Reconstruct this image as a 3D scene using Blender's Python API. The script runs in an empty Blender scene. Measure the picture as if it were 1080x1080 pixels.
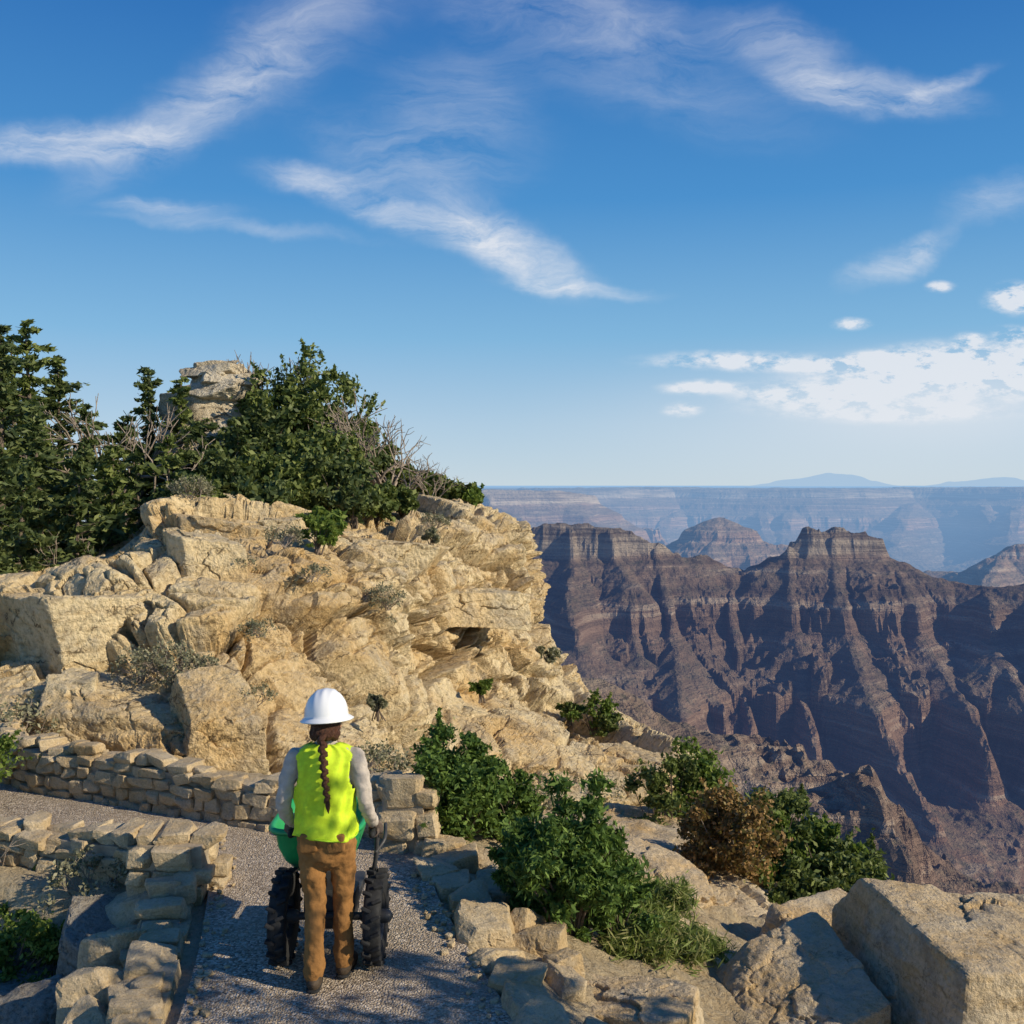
import bpy, math, random
import numpy as np
from mathutils import Vector, Matrix
D=bpy.data; C=bpy.context
scene=C.scene
F=1060.0; PITCH=math.atan(28/F)
cp,sp=math.cos(PITCH),math.sin(PITCH)
def P(px,py,Y):
    """unprojection helper: frame pixel + forward depth -> world metres"""
    dx=px-540; du=540-py
    y=F*cp+du*sp; z=-F*sp+du*cp
    k=Y/y
    return np.array([dx*k,Y,z*k])
# ------------------------------------------------------------------ noise
def _h(ix,iy,iz,s=0):
    n=(ix.astype(np.int64)*73856093)^(iy.astype(np.int64)*19349663)^(iz.astype(np.int64)*83492791)^(s*2654435)
    n=n&0xffffffff
    n=((n^(n>>16))*0x45d9f3b)&0xffffffff
    n=((n^(n>>16))*0x45d9f3b)&0xffffffff
    n=n^(n>>16)
    return (n&0xffffff)/float(0xffffff)
def vnoise(p,s=0):
    i=np.floor(p).astype(np.int64); f=p-i; f=f*f*f*(f*(f*6-15)+10)
    x,y,z=i[:,0],i[:,1],i[:,2]; fx,fy,fz=f[:,0],f[:,1],f[:,2]
    r=0
    for a in (0,1):
        for b in (0,1):
            for c in (0,1):
                w=(fx if a else 1-fx)*(fy if b else 1-fy)*(fz if c else 1-fz)
                r=r+w*_h(x+a,y+b,z+c,s)
    return r*2-1
def fbm(p,o=4,s=0,g=.5):
    r=0;a=1;t=0
    for k in range(o):
        r=r+a*vnoise(p*(2.03**k)+k*17.3,s+k); t+=a; a*=g
    return r/t
def ridged(p,o=4,s=0,g=.5):
    r=0;a=1;t=0
    for k in range(o):
        r=r+a*(1-2*np.abs(vnoise(p*(2.03**k)+k*11.7,s+k))); t+=a; a*=g
    return r/t
def blocks(p,s=0,tilt=.8):
    """jointed-rock field: box-metric cells, each with its own offset and tilt"""
    i=np.floor(p).astype(np.int64); f1=np.full(len(p),9.);f2=np.full(len(p),9.);idh=np.zeros(len(p));dl=np.zeros((len(p),3))
    for a in (-1,0,1):
        for b in (-1,0,1):
            for c in (-1,0,1):
                x,y,z=i[:,0]+a,i[:,1]+b,i[:,2]+c
                q=p-np.stack([x+_h(x,y,z,s+1),y+_h(x,y,z,s+2),z+_h(x,y,z,s+3)],1)
                d=np.abs(q).max(1)*.8+.2*np.sqrt((q**2).sum(1)); h=_h(x,y,z,s+4)
                m=d<f1
                f2=np.where(m,f1,np.minimum(f2,d)); idh=np.where(m,h,idh);dl=np.where(m[:,None],q,dl); f1=np.where(m,d,f1)
    g=np.stack([(idh*917.3)%1-.5,(idh*311.7)%1-.5,(idh*523.1)%1-.5],1)
    return f1,f2,(idh-.5)+tilt*(dl*g).sum(1)
def sstep(a,b,x):
    t=np.clip((x-a)/(b-a),0,1); return t*t*(3-2*t)
# ------------------------------------------------------------------ mesh builder
class MB:
    def __init__(s): s.v=[];s.q=[];s.m=[];s.n=0
    def add(s,v,q,mat=0):
        v=np.asarray(v,float).reshape(-1,3);q=np.asarray(q,np.int64).reshape(-1,4)
        s.v.append(v);s.q.append(q+s.n);s.m.append(np.full(len(q),mat));s.n+=len(v);return s
    def build(s,name,mats,smooth=True,parent=None,origin=None):
        v=np.concatenate(s.v);q=np.concatenate(s.q);m=np.concatenate(s.m)
        if origin is not None: v=v-np.asarray(origin)
        me=D.meshes.new(name)
        me.vertices.add(len(v));me.vertices.foreach_set('co',v.astype(np.float32).ravel())
        me.loops.add(len(q)*4);me.loops.foreach_set('vertex_index',q.astype(np.int32).ravel())
        me.polygons.add(len(q));me.polygons.foreach_set('loop_start',np.arange(0,len(q)*4,4,dtype=np.int32))
        try: me.polygons.foreach_set('loop_total',np.full(len(q),4,dtype=np.int32))
        except Exception: pass
        me.polygons.foreach_set('material_index',m.astype(np.int32))
        me.polygons.foreach_set('use_smooth',np.full(len(q),smooth))
        me.update(calc_edges=True)
        for x in (mats if isinstance(mats,(list,tuple)) else [mats]): me.materials.append(x)
        o=D.objects.new(name,me);scene.collection.objects.link(o)
        if origin is not None:o.location=origin
        if parent:o.parent=parent
        return o
def gridq(nr,nc,flip=False):
    a=(np.arange(nr-1)[:,None]*nc+np.arange(nc-1)[None,:]).ravel()
    q=np.stack([a,a+1,a+nc+1,a+nc],1)
    return q[:,::-1] if flip else q
def empty(name,loc):
    e=D.objects.new(name,None);e.location=loc;scene.collection.objects.link(e);e.empty_display_size=.2;return e
def crom(P0,n):
    k=len(P0);E=np.concatenate([[2*P0[0]-P0[1]],P0,[2*P0[-1]-P0[-2]]])
    out=[]
    for i in range(k-1):
        a,b,c,d=E[i],E[i+1],E[i+2],E[i+3]
        for t in np.arange(n)/n:
            out.append(.5*((2*b)+(-a+c)*t+(2*a-5*b+4*c-d)*t*t+(-a+3*b-3*c+d)*t**3))
    out.append(P0[-1]);return np.array(out)
def tube(path,rad,n=10,sub=4,caps=True):
    path=np.array(path,float);rad=np.array([(r,r) if np.isscalar(r) else r for r in rad],float)
    if sub>1: path=crom(path,sub);rad=np.abs(crom(rad,sub))
    tan=np.gradient(path,axis=0);tan/=np.linalg.norm(tan,axis=1)[:,None]+1e-9
    if caps:
        pre=[];pr=[];post=[];po=[]
        for a in (0.02,.35,.7,.92):
            k=math.sqrt(1-(1-a)**2) 
            pre.append(path[0]-tan[0]*rad[0].mean()*(1-a));pr.append(rad[0]*k)
            post.append(path[-1]+tan[-1]*rad[-1].mean()*(1-a));po.append(rad[-1]*k)
        pre=[path[0]-tan[0]*rad[0].mean()]+pre;pr=[rad[0]*.01]+pr
        post=[path[-1]+tan[-1]*rad[-1].mean()]+post;po=[rad[-1]*.01]+po
        tan=np.concatenate([[tan[0]]*5,tan,[tan[-1]]*5])
        path=np.concatenate([pre,path,post[::-1]]);rad=np.concatenate([pr,rad,po[::-1]])
    ref=np.array([1.,0,0])
    if abs(tan[0][0])>.8: ref=np.array([0,0,1.])
    V=[];th=np.arange(n)*2*math.pi/n
    for p,t,r in zip(path,tan,rad):
        u=ref-t*np.dot(ref,t);u/=np.linalg.norm(u)+1e-9;w=np.cross(t,u)
        V.append(p+np.cos(th)[:,None]*u*r[0]+np.sin(th)[:,None]*w*r[1])
    V=np.array(V).reshape(-1,3);m=len(path)
    i=np.arange(m-1)[:,None]*n;j=np.arange(n)[None,:];j2=(j+1)%n
    q=np.stack([i+j,i+j2,i+n+j2,i+n+j],-1).reshape(-1,4)
    return V,q
def cubesphere(n):
    V=[];Q=[];o=0
    t=np.tan(np.linspace(-1,1,n+1)*math.pi/4)
    a,b=np.meshgrid(t,t,indexing='ij');a=a.ravel();b=b.ravel();c=np.ones_like(a)
    for f in [(a,b,c),(b,a,-c),(c,a,b),(-c,b,a),(b,c,a),(a,-c,b)]:
        v=np.stack(f,1);v/=np.linalg.norm(v,axis=1)[:,None];V.append(v)
        Q.append(gridq(n+1,n+1,True)+o);o+=len(v)
    return np.concatenate(V),np.concatenate(Q)
_cs={}
def rotm(rx,ry,rz): return np.array(Matrix.Rotation(rz,3,'Z')@Matrix.Rotation(ry,3,'Y')@Matrix.Rotation(rx,3,'X'))
def rock(c,half,seed,rot=(0,0,0),n=10,rough=.06,p=26,cuts=7,strata=0,cutr=(.92,1.22),chip=0.,sk=.13):
    rg=np.random.RandomState(seed)
    if n not in _cs:_cs[n]=cubesphere(n)
    d,q=_cs[n];half=np.array(half,float)
    Nn=[];H=[]
    for ax in range(3):
        for s in (-1,1):
            v=np.zeros(3);v[ax]=s;v+=rg.normal(0,sk,3);v/=np.linalg.norm(v);Nn.append(v);H.append(1*rg.uniform(.86,1.05))
    for k in range(cuts):
        v=rg.normal(0,1,3);v/=np.linalg.norm(v);Nn.append(v);H.append(rg.uniform(*cutr))
    Nn=np.array(Nn);H=np.array(H)
    dd=np.maximum(0,d@Nn.T)/H
    r=(dd**p).sum(1)**(-1/p)
    v=d*r[:,None]*half
    m=half.mean();off=rg.uniform(-50,50,3)
    f=fbm(v/m*1.3+off,5,seed%97,.55)*rough*m*1.5
    if chip:
        vv=v/m+.22*np.stack([fbm(v/m*2+off,4),fbm(v/m*2+off+9,4),fbm(v/m*2+off+21,4)],1)
        f1,f2,b=blocks(vv*np.array([.75,.75,1.1])+off,seed%50,1.);f=f+b*chip*m-.22*chip*m*np.exp(-((f2-f1)/.018)**2)
        f=f+fbm(v/m*5+off,4,5,.6)*chip*m*.35
    v=v+d*f[:,None]
    if strata:
        zz=v[:,2]+.06*fbm(v*1.5+off,3);L=np.floor(zz/strata)
        fr=zz/strata-L
        g=(_h(L.astype(int),L.astype(int)*0+seed,L.astype(int)*0)-.5)*strata*.5-strata*.22*np.exp(-((np.minimum(fr,1-fr))/.05)**2)
        dh=d.copy();dh[:,2]=0;v=v+dh*g[:,None]
    v=v@rotm(*rot).T+np.array(c)
    return v,q
# ------------------------------------------------------------------ materials
def newmat(name):
    m=D.materials.new(name);m.use_nodes=True;nt=m.node_tree;nt.nodes.clear()
    return m,nt
def N(nt,t,inputs=None,**kw):
    n=nt.nodes.new(t)
    for k,v in kw.items(): setattr(n,k,v)
    for k,v in (inputs or {}).items():
        if isinstance(v,bpy.types.NodeSocket): nt.links.new(v,n.inputs[k])
        else: n.inputs[k].default_value=v
    return n
def mathn(nt,op,a,b=0.,c=0.,clamp=False):
    n=N(nt,'ShaderNodeMath',{0:a,1:b,2:c},operation=op);n.use_clamp=clamp;return n.outputs[0]
def mixc(nt,f,a,b,bt='MIX'):
    n=nt.nodes.new('ShaderNodeMix');n.data_type='RGBA';n.blend_type=bt
    for i,v in ((0,f),(6,a),(7,b)):
        if isinstance(v,bpy.types.NodeSocket): nt.links.new(v,n.inputs[i])
        elif i==0:n.inputs[0].default_value=v
        else:n.inputs[i].default_value=(*v,1)
    return n.outputs[2]
def ramp(nt,f,stops):
    n=nt.nodes.new('ShaderNodeValToRGB');nt.links.new(f,n.inputs[0]);e=n.color_ramp.elements
    while len(e)<len(stops): e.new(.5)
    for x,(p,c) in zip(e,stops): x.position=p;x.color=(*c,1) if len(c)==3 else c
    return n.outputs[0]
def maprange(nt,v,a,b,c=0.,d=1.,t='LINEAR'):
    n=N(nt,'ShaderNodeMapRange',{0:v,1:a,2:b,3:c,4:d},interpolation_type=t);return n.outputs[0]
def noise(nt,vec,scale,detail=4,rough=.55,dist=0.):
    return N(nt,'ShaderNodeTexNoise',{'Vector':vec,'Scale':scale,'Detail':detail,'Roughness':rough,'Distortion':dist}).outputs[0]
def finish(nt,col,rough=.9,bump=None,bstr=.5,bdist=.02,spec=.2,**kw):
    b=N(nt,'ShaderNodeBsdfPrincipled',{'Roughness':rough,'Specular IOR Level':spec})
    if isinstance(col,bpy.types.NodeSocket): nt.links.new(col,b.inputs['Base Color'])
    else:b.inputs['Base Color'].default_value=(*col,1)
    for k,v in kw.items(): b.inputs[k.replace('_',' ')].default_value=v
    if bump is not None:
        bn=N(nt,'ShaderNodeBump',{'Height':bump,'Strength':bstr,'Distance':bdist});nt.links.new(bn.outputs[0],b.inputs['Normal'])
    o=nt.nodes.new('ShaderNodeOutputMaterial');nt.links.new(b.outputs[0],o.inputs[0]);return b,o
def simple(name,col,rough=.7,var=.15,scale=30,bump=.3,bdist=.003,spec=.3,**kw):
    m,nt=newmat(name);g=N(nt,'ShaderNodeNewGeometry').outputs['Position']
    n1=noise(nt,g,scale,3);dark=tuple(c*(1-var) for c in col);lite=tuple(min(1,c*(1+var)) for c in col)
    col2=mixc(nt,maprange(nt,n1,.3,.7),dark,lite)
    finish(nt,col2,rough,noise(nt,g,scale*5,2) if bump else None,bump,bdist,spec,**kw);return m
def limestone(name,cream=(.74,.60,.36),ochre=(.60,.385,.15),grey=(.33,.295,.235),sc=1.,greyamt=.5,crack=1.,darkfine=.75):
    m,nt=newmat(name);g=N(nt,'ShaderNodeNewGeometry');p=g.outputs['Position']
    big=noise(nt,p,.45*sc,3,.6,.6);mid=noise(nt,p,2.2*sc,5,.65);fine=noise(nt,p,13*sc,5,.72)
    mp=N(nt,'ShaderNodeMapping',{'Vector':p,'Scale':(.5*sc,.5*sc,6*sc)}).outputs[0]
    band=noise(nt,mp,1.2,4,.65,.3)
    c=mixc(nt,maprange(nt,big,.42,.68,0,.9),cream,ochre)
    c=mixc(nt,maprange(nt,band,.5,.72,0,.6),c,(ochre[0]*.85,ochre[1]*.85,ochre[2]*.85))
    c=mixc(nt,mathn(nt,'MULTIPLY',maprange(nt,mid,.50,.64),greyamt),c,grey)
    nz=N(nt,'ShaderNodeSeparateXYZ',{0:g.outputs['Normal']}).outputs[2]
    tp=mathn(nt,'MULTIPLY',maprange(nt,nz,.5,.95),maprange(nt,fine,.42,.62))
    c=mixc(nt,mathn(nt,'MULTIPLY',tp,.35),c,grey)
    c=mixc(nt,maprange(nt,fine,.30,.52,darkfine,0),c,(cream[0]*.34,cream[1]*.29,cream[2]*.23))
    c=mixc(nt,maprange(nt,fine,.56,.72,0,.6),c,(min(1,cream[0]*1.15),min(1,cream[1]*1.18),min(1,cream[2]*1.3)))
    wp=N(nt,'ShaderNodeVectorMath',{0:p,1:N(nt,'ShaderNodeCombineXYZ',{0:mid,1:big,2:mid}).outputs[0]},operation='ADD').outputs[0]
    mp2=N(nt,'ShaderNodeMapping',{'Vector':wp,'Scale':(1,1,2.0),'Rotation':(.12,-.1,0)}).outputs[0]
    v=N(nt,'ShaderNodeTexVoronoi',{'Vector':mp2,'Scale':1.1*sc},feature='DISTANCE_TO_EDGE').outputs[0]
    ckm=mathn(nt,'MULTIPLY',maprange(nt,v,0,.03,.9,0),mathn(nt,'MULTIPLY',maprange(nt,band,.42,.56,0,1),crack))
    c=mixc(nt,ckm,c,(.06,.04,.022))
    h=mathn(nt,'ADD',mid,mathn(nt,'MULTIPLY',fine,.6))
    finish(nt,c,.95,h,.95,.13/sc,.1);return m
M_cliff=limestone('limestone_cliff_mat')
M_bould=limestone('boulder_mat',cream=(.66,.54,.36),sc=2.2,greyamt=.55,crack=.6,darkfine=.5)
M_wall=limestone('wall_stone_mat',cream=(.64,.51,.32),ochre=(.50,.35,.17),sc=4,greyamt=.5,crack=.2,darkfine=.5)
M_shrock=limestone('shaded_rock_mat',cream=(.31,.28,.23),ochre=(.26,.22,.16),sc=2.5,greyamt=.9,crack=.6)  # darkened limestone for the left pit, its shade put into the colour
M_soil=limestone('rocky_ground_mat',cream=(.56,.45,.28),ochre=(.42,.31,.17),grey=(.30,.26,.19),sc=1.8,greyamt=.6,crack=.5,darkfine=.6)
M_mortar=simple('mortar_mat',(.33,.27,.19),.95,.3,12,.6,.01)
m,nt=newmat('gravel_mat');p=N(nt,'ShaderNodeNewGeometry').outputs['Position']
v=N(nt,'ShaderNodeTexVoronoi',{'Vector':p,'Scale':70.})
c=ramp(nt,N(nt,'ShaderNodeSeparateColor',{0:v.outputs['Color']}).outputs[0],[(0,(.14,.11,.08)),(.35,(.33,.265,.19)),(.75,(.48,.395,.295)),(1,(.72,.62,.49))])
c=mixc(nt,maprange(nt,noise(nt,p,1.6,5),.38,.65,0,.5),c,(.46,.36,.24))
c=mixc(nt,maprange(nt,noise(nt,p,5,3),.5,.7,0,.4),c,(.20,.165,.13))
finish(nt,c,.95,v.outputs['Distance'],1.,-.010,.15);M_gravel=m
def leafmat(name,stops,trans=.2):
    m,nt=newmat(name);g=N(nt,'ShaderNodeNewGeometry')
    r=g.outputs['Random Per Island'];c=ramp(nt,r,stops)
    b=N(nt,'ShaderNodeBsdfPrincipled',{'Base Color':c,'Roughness':.6,'Specular IOR Level':.25})
    t=N(nt,'ShaderNodeBsdfTranslucent',{'Color':mixc(nt,.5,c,(.25,.35,.05))})
    mx=N(nt,'ShaderNodeMixShader',{0:trans,1:b.outputs[0],2:t.outputs[0]})
    o=nt.nodes.new('ShaderNodeOutputMaterial');nt.links.new(mx.outputs[0],o.inputs[0]);return m
L_con=leafmat('fir_needle_mat',[(0,(.035,.055,.02)),(.5,(.08,.11,.035)),(1,(.17,.20,.065))])
L_jun=leafmat('juniper_mat',[(0,(.05,.075,.02)),(.5,(.11,.145,.035)),(1,(.22,.25,.07))])
L_oak=leafmat('oak_leaf_mat',[(0,(.055,.10,.02)),(.5,(.12,.18,.03)),(1,(.24,.30,.06))],.3)
L_pin=leafmat('pinyon_mat',[(0,(.04,.08,.018)),(.5,(.09,.155,.03)),(1,(.18,.27,.055))],.25)
L_brn=leafmat('dry_leaf_mat',[(0,(.12,.07,.025)),(.4,(.26,.15,.05)),(.8,(.38,.23,.09)),(1,(.18,.18,.06))],.2)
L_gry=leafmat('sage_mat',[(0,(.13,.13,.075)),(.5,(.22,.21,.13)),(1,(.34,.32,.20))],.2)
L_grs=leafmat('grass_mat',[(0,(.10,.14,.03)),(.5,(.20,.25,.06)),(1,(.36,.33,.14))],.3)
M_bark=simple('bark_mat',(.15,.115,.085),.95,.4,8,.0)
M_twig=simple('grey_twig_mat',(.27,.22,.17),.95,.3,8,.0)
# ------------------------------------------------------------------ canyon rock material with aerial haze (by world position)
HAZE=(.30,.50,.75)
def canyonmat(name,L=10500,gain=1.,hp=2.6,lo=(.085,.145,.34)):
    m,nt=newmat(name);g=N(nt,'ShaderNodeNewGeometry');p=g.outputs['Position']
    sx=N(nt,'ShaderNodeSeparateXYZ',{0:p});nz=N(nt,'ShaderNodeSeparateXYZ',{0:g.outputs['Normal']}).outputs[2]
    wob=mathn(nt,'MULTIPLY',mathn(nt,'SUBTRACT',noise(nt,p,.004,4),.5),60.)
    z=mathn(nt,'ADD',sx.outputs[2],wob)
    t=maprange(nt,z,-1000,0)
    c=ramp(nt,t,[(0,(.19,.15,.115)),(.2,(.23,.17,.125)),(.34,(.19,.145,.11)),(.42,(.30,.18,.12)),(.57,(.34,.22,.145)),(.60,(.25,.18,.13)),(.68,(.31,.205,.145)),(.74,(.23,.16,.115)),(.82,(.30,.21,.15)),(.84,(.46,.38,.28)),(.92,(.37,.30,.225)),(1,(.46,.40,.30))])
    mp=N(nt,'ShaderNodeMapping',{'Vector':p,'Scale':(.0015,.0015,.05)}).outputs[0]
    st=noise(nt,mp,1.,5,.75,.1)
    c=mixc(nt,maprange(nt,st,.38,.56,.8,.0),c,(.11,.08,.06))
    c=mixc(nt,maprange(nt,st,.55,.66,0,.7),c,(.54,.43,.31))
    tal=mathn(nt,'MULTIPLY',maprange(nt,nz,.6,.9),maprange(nt,noise(nt,p,.012,4,.7),.35,.6,.1,.7))
    c=mixc(nt,tal,c,(.20,.165,.12))
    c=mixc(nt,mathn(nt,'MULTIPLY',maprange(nt,nz,.6,.9),maprange(nt,noise(nt,p,.05,3,.8),.5,.62,0,.6)),c,(.07,.075,.045))
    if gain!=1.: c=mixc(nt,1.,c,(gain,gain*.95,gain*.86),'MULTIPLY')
    b=N(nt,'ShaderNodeBsdfPrincipled',{'Base Color':c,'Roughness':1.,'Specular IOR Level':0.})
    bn=N(nt,'ShaderNodeBump',{'Height':mathn(nt,'ADD',noise(nt,p,.03,6,.7),mathn(nt,'MULTIPLY',st,.8)),'Strength':1.,'Distance':30.});nt.links.new(bn.outputs[0],b.inputs['Normal'])
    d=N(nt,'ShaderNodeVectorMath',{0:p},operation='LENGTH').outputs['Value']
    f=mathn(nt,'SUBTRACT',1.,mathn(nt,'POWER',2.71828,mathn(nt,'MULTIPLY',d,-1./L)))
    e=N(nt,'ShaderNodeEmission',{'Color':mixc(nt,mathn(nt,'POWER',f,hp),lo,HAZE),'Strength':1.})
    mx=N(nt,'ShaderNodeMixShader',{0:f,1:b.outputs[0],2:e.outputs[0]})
    o=nt.nodes.new('ShaderNodeOutputMaterial');nt.links.new(mx.outputs[0],o.inputs[0]);return m
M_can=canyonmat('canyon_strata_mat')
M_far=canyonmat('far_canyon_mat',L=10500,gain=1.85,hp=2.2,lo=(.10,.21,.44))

# ------------------------------------------------------------------ canyon terrain
TK0=[-1600,-1000,-660,-640,-470,-430,-285,-262,-128,-104,0,300]
TK1=[-1010,-930,-725,-665,-565,-430,-325,-272,-175,-104,0,300]
def T(z): return np.interp(z,TK0,TK1)
def Ti(z): return np.interp(z,TK1,TK0)
def ridgefield(X,Y,ridges,slope):
    z=np.full(X.shape,-1e9);dm=np.full(X.shape,1e9)
    for R in ridges:
        sl=R.get('s',slope)
        pts=np.array([P(*a) for a in R['p']]);zc=Ti(pts[:,2])
        for i in range(len(pts)-1):
            a,b=pts[i],pts[i+1];dx,dy=b[0]-a[0],b[1]-a[1]
            t=np.clip(((X-a[0])*dx+(Y-a[1])*dy)/(dx*dx+dy*dy),0,1)
            d=np.hypot(X-a[0]-t*dx,Y-a[1]-t*dy);w=R.get('w',12)
            dd=np.maximum(0,d-w)
            zz=zc[i]+(zc[i+1]-zc[i])*t-sl*dd*(1-.25*np.clip(dd/1500,0,1))
            z=np.maximum(z,zz);dm=np.where(zz>=z,dd,dm)
    return z,dm
ridges=[
 dict(p=[(430,535,2700),(500,545,2600),(560,558,2500),(600,553,2480),(640,557,2450),(690,578,2450),(745,588,2500),(795,608,2480),(820,588,2450)],w=8),
 dict(p=[(815,590,2450),(838,570,2450),(850,562,2450),(878,559,2450),(908,564,2450),(925,575,2450),(948,592,2430)],w=12,s=.85),
 dict(p=[(905,585,2430),(945,600,2400),(1010,616,2350),(1060,622,2250),(1150,600,2200),(1300,590,2200)],w=8),
 dict(p=[(690,582,2430),(700,640,2250),(712,700,2050),(720,760,1850)],w=5,s=.95),
 dict(p=[(600,560,2450),(592,620,2250),(600,680,2050),(640,760,1850)],w=5,s=.95),
 dict(p=[(640,560,2430),(655,610,2300),(668,690,2120),(690,740,1990)],w=5,s=.95),
 dict(p=[(765,610,2430),(772,660,2280),(785,730,2080),(800,800,1850)],w=5,s=.95),
 dict(p=[(880,570,2420),(888,640,2230),(905,720,2020),(940,800,1800),(975,880,1600),(1010,930,1500)],w=6,s=.9),
 dict(p=[(945,602,2380),(965,670,2180),(1000,730,2000),(1040,800,1800)],w=5,s=.95),
 dict(p=[(1040,622,2280),(1050,690,2050),(1090,760,1850)],w=5,s=.95),
 dict(p=[(832,580,2430),(838,660,2230),(850,740,2030),(862,800,1850)],w=5,s=.95),
 dict(p=[(480,655,850),(560,690,870),(620,722,900),(700,775,930),(780,830,980),(860,872,1030),(940,908,1060),(1080,940,1060)],w=6,s=.8),
 dict(p=[(620,722,900),(690,800,820)],w=5),
]
def terrain(name,x0,x1,y0,y1,nx,ny,ridges,slope,floor,mat,amp=1.,ns=1.,post=None):
    X,Y=np.meshgrid(np.linspace(x0,x1,nx),np.linspace(y0,y1,ny))
    X=X.ravel();Y=Y.ravel();Z0=np.zeros_like(X)
    p=np.stack([X,Y,Z0],1)
    wx=fbm(p/(260*ns),4,5)*60*ns;wy=fbm(p/(260*ns),4,9)*60*ns
    z,dm=ridgefield(X+wx*.6,Y+wy*.6,ridges,slope)
    a=sstep(0,260*ns,dm)
    z=z+amp*(a*(ridged(p/(330*ns)+3,5,21,.55)*110)+(.15+a*.75)*ridged(p/(85*ns),4,31,.68)*52)-amp*35*a
    z=np.maximum(z,floor+fbm(p/400,3)*60)
    z=T(z)+fbm(p/(30*ns),3,3)*7*amp
    if post is not None: z=post(X,Y,z)
    return MB().add(np.stack([X,Y,z],1),gridq(ny,nx)).build(name,mat,smooth=False)
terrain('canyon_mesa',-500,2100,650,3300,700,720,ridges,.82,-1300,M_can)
temple=[dict(p=[(755,546,6000),(758,546,6000)],w=10,s=.8),
 dict(p=[(640,590,6400),(700,580,6200),(735,563,6050),(755,550,6000),(775,566,6000),(800,578,6000),(830,574,6100),(880,590,6400)],w=10,s=.75),
 dict(p=[(755,552,6000),(748,600,5500)],w=10),
 dict(p=[(975,603,4700),(1010,604,4600),(1045,590,4500),(1080,574,4500),(1160,560,4500),(1260,560,4500)],w=20,s=.8),
 dict(p=[(1060,585,4500),(1030,640,3900)],w=20,s=.8)]
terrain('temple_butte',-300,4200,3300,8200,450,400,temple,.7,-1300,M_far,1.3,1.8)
rim=[dict(p=[(300,517,9000),(520,517,9000),(585,518,9200),(618,523,9600)],w=60,s=.9),
 dict(p=[(590,519,9300),(640,560,8600)],w=20,s=.6),
 dict(p=[(520,518,9000),(560,556,8300)],w=20,s=.6),
 dict(p=[(618,516,14500),(680,515,15500),(760,516,15000),(850,516,14500),(930,516,15200),(1000,515,14800),(1100,515,14000),(1300,515,14500)],w=900,s=.9)]
for k,(px,Yb) in enumerate([(660,14000),(720,13600),(790,13200),(850,13000),(905,13400),(965,13000),(1030,12600),(1090,12000)]):
    rim.append(dict(p=[(px,520,14600),(px+(-1)**k*14,536,Yb+600),(px+(-1)**k*22,575,Yb-1200)],w=60,s=.6))
def plateau(X,Y,z): return np.where(Y>15300,np.maximum(z,-60-fbm(np.stack([X,Y,X*0],1)/900,3)*20),z)
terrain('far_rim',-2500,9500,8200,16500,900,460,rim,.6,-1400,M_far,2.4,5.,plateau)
g=np.linspace(-90000,130000,40);yy=np.array([16400,20000,30000,60000,120000,250000.])
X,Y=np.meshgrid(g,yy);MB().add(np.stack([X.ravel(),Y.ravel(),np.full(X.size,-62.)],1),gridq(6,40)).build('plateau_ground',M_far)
xs=np.linspace(760,1200,160);Vt=[]
for k,px in enumerate(xs):
    e=12*math.exp(-((px-870)/34)**2)+6*math.exp(-((px-905)/30)**2)+4*math.exp(-((px-820)/22)**2)+9*math.exp(-((px-1055)/26)**2)+5*math.exp(-((px-1010)/25)**2)+9*math.exp(-((px-1120)/40)**2)
    e+=1.2*vnoise(np.array([[px/9,0,0]]))[0]*min(1,e/6)
    Vt+= [P(px,519,78000),P(px,514-e*.55,80500),P(px,513-e,83000),P(px,519,90000)]
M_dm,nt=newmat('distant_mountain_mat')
b=N(nt,'ShaderNodeBsdfDiffuse',{'Color':(.2,.2,.2,1)});e=N(nt,'ShaderNodeEmission',{'Color':(.40,.56,.74,1)});mx=N(nt,'ShaderNodeMixShader',{0:.96,1:b.outputs[0],2:e.outputs[0]})  # distance haze painted on as pale blue emission
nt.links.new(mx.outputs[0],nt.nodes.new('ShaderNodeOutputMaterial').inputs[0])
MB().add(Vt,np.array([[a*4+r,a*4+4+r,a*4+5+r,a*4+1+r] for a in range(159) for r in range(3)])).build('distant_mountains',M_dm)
X,Y=np.meshgrid(np.linspace(-30000,30000,30),np.linspace(-3000,16000,20))
MB().add(np.stack([X.ravel(),Y.ravel(),np.full(X.size,-1120.)],1),gridq(20,30)).build('canyon_floor',M_can)

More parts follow.
